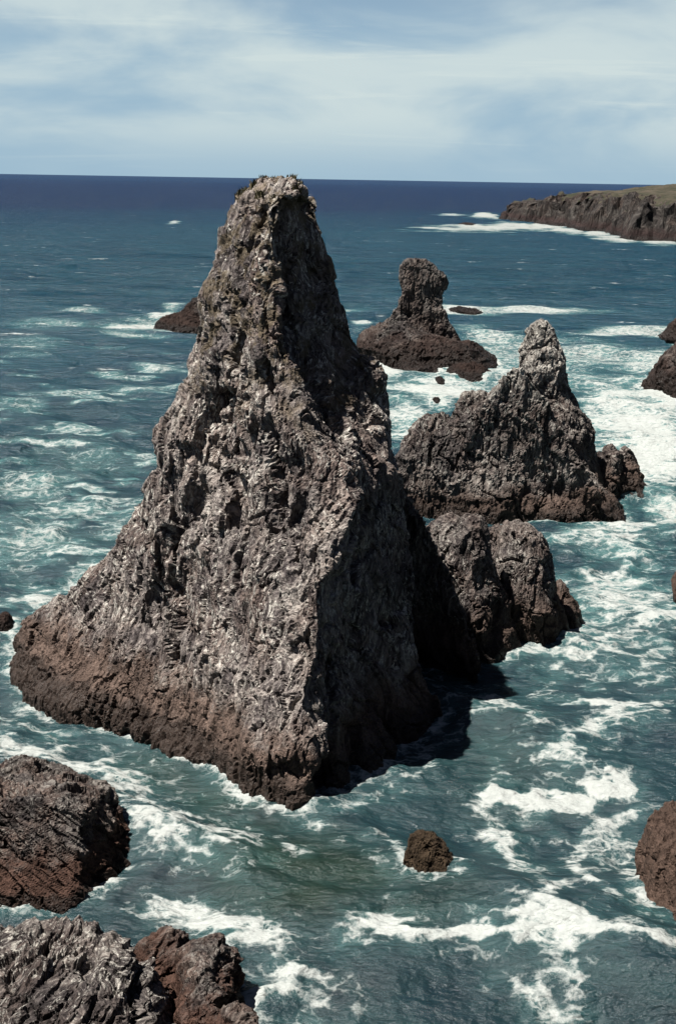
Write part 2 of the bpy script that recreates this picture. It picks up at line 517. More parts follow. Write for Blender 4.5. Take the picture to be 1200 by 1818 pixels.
# ------------------------------------------------------------------ the tall stack
def main_stack_parts():
    L = [(432, 330), (425, 345), (406, 372), (400, 400), (392, 430), (380, 470), (362, 488), (360, 560), (346, 640), (312, 708), (272, 756),
         (270, 800), (270, 850), (242, 888), (226, 940), (182, 1000), (122, 1048), (62, 1080), (36, 1100), (17, 1150), (20, 1172), (30, 1200)]
    Rr = [(553, 338), (566, 372), (578, 410), (588, 470), (600, 520), (624, 568), (634, 610), (660, 650), (676, 690), (686, 750), (700, 800),
          (716, 860), (724, 930), (730, 1000), (734, 1080), (738, 1150), (752, 1200), (778, 1250), (782, 1275), (770, 1300)]
    RI = [(520, 336), (496, 420), (486, 500), (490, 590), (512, 670), (540, 745), (578, 805), (628, 872), (600, 960), (572, 1030), (556, 1110), (552, 1200), (548, 1300), (545, 1350), (540, 1425)]
    MID = [(470, 334), (440, 420), (420, 560), (400, 700), (390, 800), (380, 900), (370, 1000), (350, 1100), (330, 1200), (300, 1310), (292, 1320)]
    def xat(poly, Y, z):
        # walk down the line until the point of that depth has height z
        ys = np.linspace(poly[0][1], poly[-1][1] + 60, 400)
        xs = np.interp(ys, [q[1] for q in poly], [q[0] for q in poly])
        zs = np.array([at(x, y, Y)[2] for x, y in zip(xs, ys)])
        k = int(np.argmin(np.abs(zs - z)))
        return at(xs[k], ys[k], Y)[0]
    ZT = 31.2
    rings = []
    jr = random.Random(4)
    for z in [-2.5, 0.0, 0.8, 1.6, 2.5, 3.5, 4.5, 6, 7.5, 9, 11, 13, 15, 16.5, 18, 19.5, 21, 23, 25, 26.5, 28, 29.3, 30.3, ZT]:
        t = max(0, z) / ZT
        YL = 83.0 + (76.0 - 83.0) * smooth(0, 0.55, np.array(t))
        YR = 73.3 + (75.8 - 73.3) * t
        YF = float(np.interp(z, [0, 6, 13, 20, 31], [61.6, 62.8, 65.0, 68.6, 72.6]))
        YM = 70.2 + (73.4 - 70.2) * t
        YB = 91.0 + (79.0 - 91.0) * (t ** 0.6)
        xl = xat(L, YL, z); xr = xat(Rr, YR, z); xf = xat(RI, YF, z); xm = xat(MID, YM, z)
        hw = 0.5 * (xr - xl); xc = 0.5 * (xr + xl)
        xf += jr.uniform(-0.45, 0.45); YF += jr.uniform(-0.4, 0.4)
        bl = float(smooth(9.0, 0.5, np.array(float(z))))            # the blunt foot of the front buttress
        c3 = np.array([0.45 * xm + 0.55 * xf, 0.45 * YM + 0.55 * YF - 0.35 - 0.9 * t])
        foot = ground(432, 1396)[:2]
        c3 = c3 * (1 - 0.85 * bl) + foot * 0.85 * bl
        ctrl = [(xl, YL), (0.5 * (xl + xm) - 0.3, 0.5 * (YL + YM) - 0.25), (xm, YM), (c3[0], c3[1]), (xf, YF),
                (0.5 * (xf + xr), 0.5 * (YF + YR) + 1.5), (xr, YR), (xc + 0.62 * hw, 0.45 * YR + 0.55 * YB), (xc + 0.1 * hw, YB), (xc - 0.55 * hw, 0.5 * (YL + YB) + 1.5)]
        g = 1.03 if z < 0 else 1.0
        pts = np.array([(xc + (x - xc) * g, y, z) for x, y in ctrl])
        rings.append(ring_from(pts, 90, 0.35))
    top = rings[-1].copy(); c = top.mean(0)
    top = c + (top - c) * 0.6; top[:, 2] = ZT + 0.8
    rings.append(top)
    blocks = [
        corner_rock([(384, 1346), (436, 1402), (545, 1428), (592, 1392), (500, 1330)],
                    [(398, 1268, 67.0), (446, 1290, 63.7), (536, 1292, 62.4), (562, 1262, 64.6), (480, 1225, 68.5)], rnd=0.1),
        corner_rock([(14, 1168), (44, 1228), (140, 1264), (250, 1296), (236, 1220), (100, 1140)],
                    [(52, 1122, 82.0), (84, 1176, 78.0), (160, 1186, 75.4), (214, 1196, 73.6), (204, 1150, 77.5), (110, 1096, 82.0)], rnd=0.1),
        corner_rock([(255, 1298), (300, 1330), (372, 1352), (370, 1300), (290, 1270)],
                    [(268, 1244, 73.5), (300, 1262, 71.6), (352, 1268, 70.0), (360, 1230, 71.5), (300, 1220, 74.0)], rnd=0.1),
        corner_rock([(585, 1404), (640, 1378), (700, 1344), (690, 1300), (600, 1350)],
                    [(590, 1300, 64.8), (632, 1296, 66.2), (672, 1280, 68.5), (660, 1260, 70), (600, 1270, 67)], rnd=0.1),
    ]
    return [loft_mesh(rings)] + blocks

def seg_dist(co, a, b):
    a = np.array(a, np.float32); b = np.array(b, np.float32)
    ab = b - a
    t = np.clip(((co - a) @ ab) / (ab @ ab), 0, 1)
    return np.linalg.norm(co - (a + t[:, None] * ab), axis=1)

def main_extra(co):
    d = np.zeros(len(co), np.float32)
    n = fbm(co / 1.5, 3) * 0.6
    def groove(path, width, depth):
        nonlocal d
        dm = np.full(len(co), 99.0, np.float32)
        for a, b in zip(path[:-1], path[1:]):
            dm = np.minimum(dm, seg_dist(co, a, b))
        d = d - depth * (1 - smooth(0.25, 1.0, (dm + n * width * 0.5) / width))
    P = at
    # the shaded gully that runs down from the summit
    groove([P(512, 430, 72.6), P(515, 500, 72.2), P(525, 590, 71.6), P(560, 670, 71.0), P(610, 755, 70.6)], 1.4, 1.0)
    groove([P(455, 380, 72.5), P(470, 440, 72.0)], 0.8, 0.8)
    groove([P(500, 350, 73), P(545, 420, 72.8), P(575, 440, 73)], 0.6, 0.6)
    groove([P(425, 600, 72), P(420, 640, 72)], 0.7, 1.0)
    groove([P(420, 1060, 66), P(405, 1160, 66)], 0.6, 0.9)
    groove([P(90, 1185, 76), P(190, 1165, 73), P(205, 1210, 72)], 0.7, 0.8)
    groove([P(215, 1190, 71), P(225, 1260, 71)], 0.6, 0.6)
    groove([P(600, 1180, 66), P(575, 1400, 63)], 0.9, 0.9)
    groove([P(650, 1200, 68), P(640, 1380, 65)], 0.7, 0.8)
    jr = random.Random(9)
    for _ in range(13):                       # long joints down the sunlit face
        x0, y0 = jr.uniform(150, 560), jr.uniform(640, 1080)
        ln = jr.uniform(120, 330); dx = jr.uniform(-0.35, 0.15)
        def on(x, y):
            return P(x, y, np.interp(x, [20, 300, 545], [81, 71.5, 64]) + np.interp(y, [400, 1300], [5.5, 0]))
        path = [on(x0 + dx * ln * k / 4 + jr.uniform(-8, 8), y0 + ln * k / 4) for k in range(5)]
        groove(path, jr.uniform(0.55, 1.0), jr.uniform(0.5, 1.0))
    # rough bulges on the left flank and a lit shoulder to the right
    def knob(c, r, h):
        nonlocal d
        d = d + h * (1 - smooth(0.2, 1.0, np.linalg.norm(co - np.array(c, np.float32), axis=1) / r))
    knob(P(566, 400, 74), 1.1, 0.5); knob(P(580, 480, 74), 1.2, 0.6); knob(P(596, 560, 73.8), 1.3, 0.7)
    knob(P(290, 770, 78), 2.0, 0.8)
    knob(P(668, 660, 74.5), 1.5, 0.9)
    knob(P(585, 850, 68.5), 2.4, 0.8)
    knob(P(470, 1330, 63), 2.6, 0.7)
    knob(P(150, 1225, 74), 3.0, 0.5)
    return d

main_stack = make_rock('sea_stack', main_stack_parts(), 0.115, 2.7, 1, M_MAIN,
                       'tallest sea stack, grey pyramid of folded rock reaching up to the horizon', 'sea stacks', 'sea stack',
                       extra=main_extra, lump=0.7, rib=0.8, block=1.0)

# ------------------------------------------------------------------ outcrop on the shaded side of the tall stack
out_parts = [
    spire([(828, 922), (806, 950), (790, 1000), (786, 1060), (796, 1150)], [(862, 922), (872, 960), (884, 1020), (905, 1090), (922, 1150)], 1150, 1172, seed=11, back=1.1, sharp=1.3),
    spire([(896, 930), (886, 950), (880, 1000), (888, 1060), (905, 1140)], [(930, 928), (958, 940), (975, 970), (988, 1020), (1000, 1080), (1006, 1140)], 1128, 1152, seed=12, back=1.0, sharp=1.2),
    spire([(860, 938), (850, 980), (840, 1100)], [(915, 936), (930, 980), (940, 1100)], 1100, 1118, seed=16, back=0.8, tip=0.8),
    spire([(984, 1034), (975, 1060), (970, 1110)], [(1006, 1034), (1016, 1050), (1024, 1080), (1032, 1112)], 1102, 1125, seed=13, back=1.0),
    spire([(770, 926), (740, 960), (710, 1040), (690, 1130)], [(835, 926), (860, 980), (880, 1040), (890, 1130)], 1120, 1158, seed=14, back=0.7, tip=0.85),
    spire([(690, 852), (680, 900), (660, 1000), (640, 1180)], [(712, 850), (742, 905), (768, 945), (800, 1010), (826, 1080), (850, 1160)], 1170, 1180, seed=15, back=0.9, Y=80, tip=0.5),
]
make_rock('sea_crag', out_parts, 0.12, 2.2, 2, M_OUT, 'cleft brown crag at the right foot of the tallest stack, half in shadow', cat='rock', rib=1.2)

# ------------------------------------------------------------------ middle stack with speckled spire
mid_parts = [
    spire([(940, 576), (926, 600), (914, 650), (900, 700), (880, 780), (870, 870)], [(968, 578), (984, 592), (1000, 630), (1008, 690), (1034, 724), (1056, 765), (1064, 830), (1072, 880)], 872, 900, seed=21, back=1.0, Y=132),
    spire([(905, 650), (884, 680), (866, 700), (830, 760), (800, 880)], [(932, 654), (955, 684), (985, 730), (1010, 780), (1040, 830), (1070, 890)], 890, 925, seed=22, back=0.8, Y=121, sharp=1.35),
    spire([(826, 700), (816, 718), (800, 742), (770, 790), (750, 880)], [(858, 700), (880, 724), (930, 780), (990, 830), (1020, 890)], 890, 930, seed=23, back=0.8, Y=123),
    spire([(756, 738), (735, 760), (706, 796), (700, 840), (712, 890)], [(790, 740), (830, 770), (880, 820), (900, 890)], 888, 922, seed=24, back=0.9, Y=123.5),
    spire([(960, 790), (900, 830), (850, 870), (820, 905)], [(1000, 796), (1050, 835), (1090, 880), (1106, 905)], 903, 936, seed=25, back=0.9, sharp=1.25),
    spire([(1070, 786), (1050, 820), (1040, 880)], [(1084, 786), (1094, 805), (1100, 880)], 866, 884, seed=26, back=1.0),
    spire([(1100, 796), (1080, 830), (1070, 880)], [(1112, 796), (1130, 824), (1144, 866)], 862, 880, seed=27, back=1.0),
]
make_rock('sea_stack', mid_parts, 0.16, 2.7, 3, M_MID, 'broad many-peaked stack behind, with a pale speckled spire', 'sea stacks', 'sea stack', lump=0.7)

# ------------------------------------------------------------------ stack with a knob head
knob_parts = [
    spire([(724, 461), (709, 472), (706, 495), (711, 522), (704, 545), (690, 566), (672, 586), (660, 632)], [(752, 461), (772, 471), (786, 486), (796, 502), (784, 516), (783, 542), (794, 570), (815, 598), (840, 632)], 628, 640, seed=31, back=0.9, Y=236, tip=0.8, rag=0.04),
    spire([(676, 574), (644, 588), (634, 604), (636, 640)], [(720, 574), (760, 590), (840, 612), (884, 644)], 640, 656, seed=32, back=0.6, Y=233),
    spire([(820, 604), (790, 622), (770, 644)], [(838, 606), (866, 624), (888, 645)], 642, 652, seed=34, back=0.9),
    spire([(706, 628), (696, 642), (698, 658)], [(730, 628), (770, 642), (800, 658)], 650, 664, seed=33, back=0.9),
]
make_rock('sea_stack', knob_parts, 0.26, 2.8, 4, M_KNOB, 'distant dark stack topped by an overhanging knob of rock', 'sea stacks', 'sea stack', lump=0.6, rib=0.8)

# ------------------------------------------------------------------ lesser rocks
ROCKS = [
    ('rock', [spire([(824, 642), (800, 652), (788, 668)], [(848, 642), (866, 652), (884, 668)], 664, 676, seed=41)], 0.25, 2.4, M_REEF, 'low dark rock in surf just in front of the knob-headed stack'),
    ('rock', [spire([(776, 669), (770, 677)], [(784, 669), (791, 677)], 675, 680, seed=42, deep=-1.2)], 0.15, 1.0, M_REEF, 'small dark rock in the surf left of the low rock before the knob-headed stack'),
    ('rock', [spire([(770, 705), (763, 719)], [(778, 705), (787, 719)], 717, 722, seed=43, deep=-2.0)], 0.15, 0.7, M_REEF, 'tiny lone rock in foam above the left shoulder of the many-peaked stack'),
    ('reef', [spire([(352, 526), (334, 540), (322, 552), (298, 562), (276, 576), (274, 584)], [(380, 520), (400, 540), (420, 560), (440, 584)], 582, 590, seed=44),
              spire([(330, 556), (300, 574), (288, 586)], [(350, 556), (380, 570), (420, 586)], 585, 592, seed=45)], 0.3, 3.0, M_REEF, 'black reef sticking out left from behind the tallest stack'),
    ('reef', [spire([(806, 545), (792, 551)], [(830, 546), (866, 552)], 551, 555, seed=46, deep=-1.5)], 0.3, 1.6, M_REEF, 'low black reef awash right of the knob-headed stack'),
    ('rock', [spire([(1200, 556), (1186, 582), (1168, 598), (1172, 610)], [(1215, 556), (1240, 580), (1270, 600), (1280, 612)], 606, 614, seed=47)], 0.28, 3.0, M_KNOB, 'upper, farther brown rock cut by the right edge of the picture'),
    ('rock', [spire([(1205, 606), (1180, 628), (1160, 650), (1140, 680), (1136, 692)], [(1240, 606), (1270, 640), (1300, 670), (1310, 694)], 688, 702, seed=48)], 0.24, 3.0, M_KNOB, 'brown rock in white surf at the right edge, just below the farther one'),
    ('rock', [spire([(1203, 1012), (1194, 1035), (1190, 1060), (1194, 1075)], [(1225, 1012), (1240, 1040), (1250, 1075)], 1065, 1080, seed=49)], 0.13, 1.6, M_BROWN, 'sliver of reddish rock at the right edge beside the foam channel'),
    ('rock', [spire([(2, 1088), (-6, 1106), (-12, 1128)], [(18, 1088), (26, 1106), (31, 1128)], 1128, 1142, seed=50, deep=-1.6, tip=0.8, sharp=0.8)], 0.09, 0.55, M_REEF, 'small black rock off the left tip of the tallest stack'),
    ('rock', [spire([(820, 396), (812, 399)], [(838, 396), (846, 399)], 399, 401, seed=51, deep=-2)], 0.8, 3.0, M_REEF, 'far black rock in the white surf off the headland'),
]
for i, (nm, parts, vox, s, mat, lab) in enumerate(ROCKS):
    make_rock(nm, parts, vox, s, 20 + i, mat, lab, 'minor rocks in the surf', 'rock', lump=0.8)

make_rock('boulder', [
    corner_rock([(-130, 1500), (-60, 1604), (132, 1612), (258, 1502), (150, 1430), (0, 1430)],
                [(-70, 1372, 57.0), (-30, 1410, 54.6), (150, 1436, 53.8), (200, 1394, 58.3), (120, 1362, 60.0), (20, 1356, 60.0)]),
    spire([(20, 1346), (-10, 1370), (-30, 1430)], [(70, 1346), (110, 1372), (140, 1430)], 1470, 1510, seed=62, back=0.7)],
    0.085, 1.9, 31, M_LOW, 'dark brown boulder at the left edge casting shadow on the water', None, 'rock', dip=(1.2, 0.1), strike=0.3, fold=1.2, rib=1.2, fis=1.4, block=1.1, lump=0.6)
make_rock('rock_ridge', [
    spire([(10, 1655), (-60, 1675), (-120, 1730), (-160, 1830)], [(120, 1668), (200, 1690), (250, 1730), (290, 1830)], 1800, 2000, seed=63, back=0.6, sharp=0.65),
    spire([(190, 1678), (130, 1730), (80, 1830)], [(236, 1676), (280, 1715), (310, 1830)], 1815, 1980, seed=64, back=0.6, sharp=0.7)],
    0.075, 3.0, 32, M_FORE, 'rugged grey and white foreground ridge in the bottom left corner', None, 'rock', dip=(-0.9, 0.5), strike=-0.2, rib=1.4, fold=0.8, fis=1.3, block=1.0, lump=0.6)
make_rock('rock', [
    spire([(272, 1648), (250, 1670), (230, 1750)], [(306, 1652), (340, 1680), (370, 1750)], 1730, 1800, seed=65, back=0.6),
    spire([(350, 1676), (320, 1700), (290, 1800)], [(392, 1676), (420, 1700), (432, 1740), (446, 1790)], 1770, 1920, seed=66, back=0.6),
    spire([(400, 1790), (360, 1830), (340, 1880)], [(436, 1786), (460, 1820), (480, 1880)], 1880, 1960, seed=69, back=0.6)],
    0.075, 1.9, 35, M_LOW, 'dark brown weedy rock between the grey foreground ridge and the foaming water', 'minor rocks in the surf', 'rock', dip=(-0.4, 0.3), rib=1.3)
make_rock('boulder', [
    corner_rock([(1128, 1545), (1150, 1630), (1255, 1700), (1390, 1600), (1330, 1480), (1190, 1450)],
                [(1150, 1452, 55.0), (1166, 1500, 52.8), (1250, 1530, 50.6), (1335, 1470, 53.0), (1290, 1420, 56.5), (1190, 1418, 57.0)])],
    0.085, 1.6, 33, M_BROWN, 'reddish brown weedy boulder at the lower right edge', None, 'rock', rib=0.8, lump=0.6, strike=-0.5)
make_rock('rock', [
    spire([(732, 1478), (722, 1498), (718, 1530), (712, 1546)], [(770, 1480), (792, 1500), (808, 1525), (822, 1546)], 1542, 1578, seed=68, back=0.8, sharp=0.9, tip=0.75),
    spire([(722, 1500), (714, 1520), (712, 1546)], [(736, 1500), (744, 1520), (750, 1546)], 1544, 1562, seed=70, back=0.8)],
    0.055, 0.75, 34, M_WEED, 'small weed-covered rock alone in the foreground water', 'minor rocks in the surf', 'rock', rib=1.6, fis=1.5, lump=0.6)

# grass on the summit of the tall stack
def grass_tuft(parent, c, n, h, seed):
    rng = random.Random(seed)
    V = []; F = []
    for _ in range(n):
        a = rng.uniform(0, 6.283); r = rng.uniform(0, 0.35)
        x, y = r * math.cos(a), r * math.sin(a)
        hh = h * rng.uniform(0.5, 1.0); lx, ly = rng.uniform(-.25, .25), rng.uniform(-.25, .25)
        wd = 0.03; b = len(V)
        V += [(x - wd, y, -0.25), (x + wd, y, -0.25), (x + wd * .7 + lx * .5, y + ly * .5, hh * .6), (x - wd * .7 + lx * .5, y + ly * .5, hh * .6), (x + lx, y + ly, hh)]
        F += [(b, b + 1, b + 2, b + 3), (b + 3, b + 2, b + 4)]
    me = bpy.data.meshes.new('grass_tuft'); me.from_pydata(V, [], F); me.materials.append(M_GRASS)
    o = bpy.data.objects.new('grass_tuft', me); COL.objects.link(o)
    o.parent = parent; o.location = Vector(c) - parent.location
    return o

def flat_mat(name, c1, c2, scale, rough=0.9):
    m = bpy.data.materials.new(name); m.use_nodes = True
    t = NT(m.node_tree); t.n.clear()
    tc = t.new('ShaderNodeTexCoord').outputs['Object']
    col = t.mix(t.maprange(t.noise(tc, scale, 6, 0.65), 0.35, 0.65), c1, c2)
    bs = t.new('ShaderNodeBsdfPrincipled'); t.l.new(col, bs.inputs['Base Color']); bs.inputs['Roughness'].default_value = rough
    bs.inputs['Specular IOR Level'].default_value = 0.15
    t.l.new(t.bump(t.noise(tc, scale * 3, 5, 0.7), 0.6, 0.6 / max(scale, .05) * 0.1), bs.inputs['Normal'])
    out = t.new('ShaderNodeOutputMaterial'); t.l.new(bs.outputs[0], out.inputs[0])
    return m
M_GRASS = flat_mat('dry_grass', (0.025, 0.024, 0.011), (0.060, 0.050, 0.024), 3.0)
M_TURF = flat_mat('turf', (0.017, 0.019, 0.011), (0.048, 0.039, 0.028), 0.06)

_mc, _ = get_np(main_stack.data)
_mc = _mc + np.array(main_stack.location, np.float32)
rng = random.Random(5)
_top = _mc[_mc[:, 2] > _mc[:, 2].max() - 1.3]
for k in range(26):
    p = _top[rng.randrange(len(_top))]
    grass_tuft(main_stack, p.tolist(), 26, rng.uniform(0.15, 0.4), k)

# ------------------------------------------------------------------ headland
def headland():
    coast = [ground(*q)[:2] for q in [(846, 387), (892, 390), (950, 397), (985, 402), (1012, 409), (1035, 411), (1058, 412), (1082, 420), (1100, 426), (1150, 429), (1205, 431), (1290, 436)]]
    coast = [np.array(c) for c in coast]
    back = [np.array(q) for q in [(620, 640), (760, 900), (700, 1350), (430, 1500), (260, 1300), (165, 1190)]]
    poly = np.array(coast + back)
    st = 2.2
    gx = np.arange(110, 420, st); gy = np.arange(610, 1330, st)
    X, Y = np.meshgrid(gx, gy)
    P = np.stack([X.ravel(), Y.ravel()], 1).astype(np.float32)
    def sdist(P):
        dm = np.full(len(P), 1e9); inside = np.zeros(len(P), bool)
        n = len(poly)
        for i in range(n):
            a = poly[i]; b = poly[(i + 1) % n]; ab = b - a
            t = np.clip(((P - a) @ ab) / (ab @ ab), 0, 1)
            dm = np.minimum(dm, np.linalg.norm(P - (a + t[:, None] * ab), axis=1))
            c = ((a[1] > P[:, 1]) != (b[1] > P[:, 1])) & (P[:, 0] < (b[0] - a[0]) * (P[:, 1] - a[1]) / (b[1] - a[1] + 1e-9) + a[0])
            inside ^= c
        return np.where(inside, dm, -dm)
    P3 = np.concatenate([P, np.zeros((len(P), 1), np.float32)], 1)
    sd_ = sdist(P) + 13 * fbm(P3 / 45, 4) + 4 * (ridged(P3 / 16, 3) - 1.0)
    # plateau height: low at the seaward tip, rising inland
    px = (P[:, 0] / P[:, 1])           # bearing
    along = np.clip((1117 - P[:, 1]) / 420, 0, 1)
    tipd = np.linalg.norm(P - coast[0], axis=1)
    plat = 5 + 17 * smooth(10, 50, tipd) + 9 * smooth(60, 170, tipd) + 3.2 * fbm(P3 / 38, 4)
    plat = plat + 2.5 * smooth(120, 220, tipd)
    prof = smooth(0, 22, sd_) * 0.50 + smooth(6, 32, sd_) * 0.20 + np.clip((sd_ - 12) / 120, 0, 1) * 0.30
    z = -3 + (plat + 3) * prof
    steep = smooth(0.05, 0.4, prof) * smooth(0.80, 0.62, prof)
    z = z + steep * (4.0 * (ridged(P3 / 34 + 3, 4, 0.6) - 1.0) + 6.5 * fbm(P3 / 13, 4, 0.6))
    z = z + 0.25 * fbm(P3 / 4, 3) * prof
    V = np.stack([P[:, 0] + steep * 5 * fbm(P3 / 9 + 9, 3), P[:, 1] + steep * 5 * fbm(P3 / 9 + 4, 3), z], 1)
    ny, nx = X.shape
    idx = np.arange(nx * ny).reshape(ny, nx)
    Q = np.stack([idx[:-1, :-1].ravel(), idx[:-1, 1:].ravel(), idx[1:, 1:].ravel(), idx[1:, :-1].ravel()], 1)
    zq = V[Q][:, :, 2]
    Q = Q[zq.max(1) > -2.0]; zq = V[Q][:, :, 2]
    e1 = V[Q[:, 2]] - V[Q[:, 0]]; e2 = V[Q[:, 3]] - V[Q[:, 1]]
    nn = np.cross(e1, e2); nn /= np.linalg.norm(nn, axis=1)[:, None]
    pn = fbm(V[Q].mean(1) / 12, 3)
    turf = (nn[:, 2] + 0.15 * pn > 0.80) & (zq.mean(1) > 17 + 4 * pn)
    base = np.array([220.0, 900.0, 0.0])
    root = bpy.data.objects.new('headland', None); COL.objects.link(root); root.location = base
    root['label'] = 'far brown cliff headland with flat green turf top at the horizon'; root['category'] = 'headland'
    for nm, sel, mat in (('cliff', ~turf, M_HEAD), ('turf', turf, M_TURF)):
        q = Q[sel]; u, inv = np.unique(q.ravel(), return_inverse=True)
        me = bpy.data.meshes.new(nm); me.from_pydata((V[u] - base).tolist(), [], inv.reshape(-1, 4).tolist())
        me.materials.append(mat)
        o = bpy.data.objects.new(nm, me); COL.objects.link(o); o.parent = root
    wl = V[np.abs(V[:, 2]) < 0.9]
    WATERLINE.append((wl[::3], 9.0))
headland()

# ------------------------------------------------------------------ the island's coast: the cliff the viewer stands on, running unseen to the headland, added to block low sky light
def sky_blocking_coast():
    poly = np.array([(6, 14), (16, 2), (34, -14), (58, 0), (78, 44), (88, 100), (100, 170), (128, 270), (175, 400), (235, 520), (320, 640), (600, 660),
                     (600, -260), (-260, -260), (-260, -110), (-120, -40), (-50, -24), (-20, -6), (-7, 14)], float)
    st = 3.0
    X, Y = np.meshgrid(np.arange(-240, 430, st), np.arange(-230, 650, st))
    P = np.stack([X.ravel(), Y.ravel()], 1).astype(np.float32)
    dm = np.full(len(P), 1e9); inside = np.zeros(len(P), bool)
    for i in range(len(poly)):
        a = poly[i]; b = poly[(i + 1) % len(poly)]; ab = b - a
        t = np.clip(((P - a) @ ab) / (ab @ ab), 0, 1)
        dm = np.minimum(dm, np.linalg.norm(P - (a + t[:, None] * ab), axis=1))
        inside ^= ((a[1] > P[:, 1]) != (b[1] > P[:, 1])) & (P[:, 0] < (b[0] - a[0]) * (P[:, 1] - a[1]) / (b[1] - a[1] + 1e-9) + a[0])
    sd_ = np.where(inside, dm, -dm)
    P3 = np.concatenate([P, np.zeros((len(P), 1), np.float32)], 1)
    far = smooth(20, 60, np.linalg.norm(P, axis=1))
    sd_ = sd_ + far * (3.0 * fbm(P3 / 26, 3) + 1.5 * (ridged(P3 / 11, 3) - 1.0) - 2.0)
    plat = 31.6 + far * (2.5 + 2.0 * fbm(P3 / 70, 3)) + 3.0 * smooth(40, 160, sd_)
    prof = smooth(0, 16, sd_)
    steep = smooth(0.05, 0.3, prof) * smooth(0.97, 0.8, prof)
    z = -3 + (plat + 3) * prof + far * steep * (3.0 * (ridged(P3 / 12 + 3, 4, 0.6) - 1.0) + 2.0 * fbm(P3 / 6, 3))
    V = np.stack([P[:, 0], P[:, 1], z], 1)
    ny, nx = X.shape
    idx = np.arange(nx * ny).reshape(ny, nx)
    Q = np.stack([idx[:-1, :-1].ravel(), idx[:-1, 1:].ravel(), idx[1:, 1:].ravel(), idx[1:, :-1].ravel()], 1)
    Q = Q[V[Q][:, :, 2].max(1) > -2.5]
    nn = np.cross(V[Q[:, 2]] - V[Q[:, 0]], V[Q[:, 3]] - V[Q[:, 1]]); nn /= np.linalg.norm(nn, axis=1)[:, None]
    turf = (nn[:, 2] > 0.85) & (V[Q][:, :, 2].mean(1) > 22)
    u, inv = np.unique(Q.ravel(), return_inverse=True)
    me = bpy.data.meshes.new('coast'); me.from_pydata(V[u].tolist(), [], inv.reshape(-1, 4).tolist())
    me.materials.append(M_HEAD); me.materials.append(M_TURF)
    me.polygons.foreach_set('material_index', turf.astype(np.int32))
    o = bpy.data.objects.new('coast', me); COL.objects.link(o)
    o['kind'] = 'structure'; o['label'] = 'unseen cliff coast of the island behind and right of the viewpoint, added to block sky light'
sky_blocking_coast()

# ------------------------------------------------------------------ the sea
def blob(px, py, rx, ry, ang, dens):
    """patch of foam: centre, half axes and turn as they lie on the water, turned into metres"""
    c = ground(px, py)[:2]
    a = R(ang)
    ax = ground(px + rx * math.cos(a), py + rx * math.sin(a))[:2] - c
    ay = ground(px - ry * math.sin(a), py + ry * math.cos(a))[:2] - c
    return c, np.linalg.inv(np.array([ax, ay]).T), dens

FOAM = [blob(*q) for q in [
    # white water round the middle stacks
    (1170, 800, 110, 90, 0, 1.35), (1110, 720, 130, 60, 0, 1.15), (1150, 640, 120, 40, 0, 0.95), (1060, 630, 140, 40, 0, 0.85), (1140, 760, 90, 40, 0, 1.4), (1100, 590, 130, 16, -4, 1.0), (960, 552, 190, 9, 1, 1.1), (1170, 585, 60, 12, 0, 0.9),
    (780, 690, 130, 40, 0, 1.25), (720, 740, 80, 60, 0, 1.0), (690, 655, 40, 30, 0, 1.35), (860, 600, 90, 40, 10, 0.9), (900, 660, 120, 40, 0, 0.95), (810, 548, 60, 8, 3, 1.4), (640, 575, 24, 14, 0, 1.3), (620, 550, 60, 10, 0, 0.8), (830, 690, 90, 20, 0, 1.2),
    (1100, 1060, 140, 120, 0, 0.84), (1010, 1145, 120, 40, 0, 0.85), (1150, 1180, 90, 60, 0, 0.82), (1080, 960, 110, 50, 0, 0.8), (870, 1270, 110, 60, 10, 0.72),
    (950, 640, 260, 90, 0, 0.78), (1120, 740, 170, 170, 0, 1.05), (1190, 900, 60, 60, 0, 1.0), (1190, 700, 90, 60, 0, 1.45), (760, 640, 170, 60, 0, 0.9),
    # left
    (230, 580, 90, 20, 0, 1.3), (290, 560, 40, 16, -20, 1.3), (130, 550, 70, 7, 0, 0.85), (90, 575, 110, 14, 0, 0.7), (60, 610, 110, 20, 0, 0.55), (270, 655, 70, 12, -4, 0.85), (250, 690, 90, 14, 0, 0.78), (130, 700, 110, 12, 0, 0.76), (130, 760, 80, 20, 0, 0.82), (40, 720, 60, 20, 0, 0.66), (230, 770, 50, 22, 0, 0.72),
    (60, 860, 120, 40, 0, 0.74), (140, 900, 130, 40, 0, 0.76), (70, 960, 140, 60, 0, 0.74), (60, 1060, 80, 34, -10, 1.1), (150, 1010, 60, 30, -20, 0.8), (20, 1180, 40, 40, 0, 1.1), (60, 1240, 70, 30, 0, 0.8), (200, 1270, 60, 22, 0, 0.8), (240, 1290, 40, 10, 0, 1.0), (15, 1140, 24, 20, 0, 1.1), (210, 930, 50, 50, 0, 0.7), (150, 820, 180, 60, 0, 0.55),
    # far surf
    (870, 404, 150, 9, 0, 1.35), (860, 382, 30, 8, 0, 1.35), (800, 381, 48, 2.4, 0, 1.1), (1000, 409, 50, 8, 8, 1.35), (930, 402, 70, 9, 4, 1.4), (1060, 415, 40, 7, 0, 1.2), (1090, 424, 60, 8, 6, 1.25), (1180, 431, 60, 5, 0, 1.35), (960, 402, 60, 6, 6, 1.3), (310, 395, 14, 3, -5, 1.2),
]]

def stroke(pts, wpx, dens):
    """trail of foam drawn out by the current: a line on the water and its half width"""
    g = [ground(*q)[:2] for q in pts]
    c = g[len(g) // 2]
    return np.array(g), wpx / FPX * math.hypot(CAM_H, float(np.linalg.norm(c))), dens

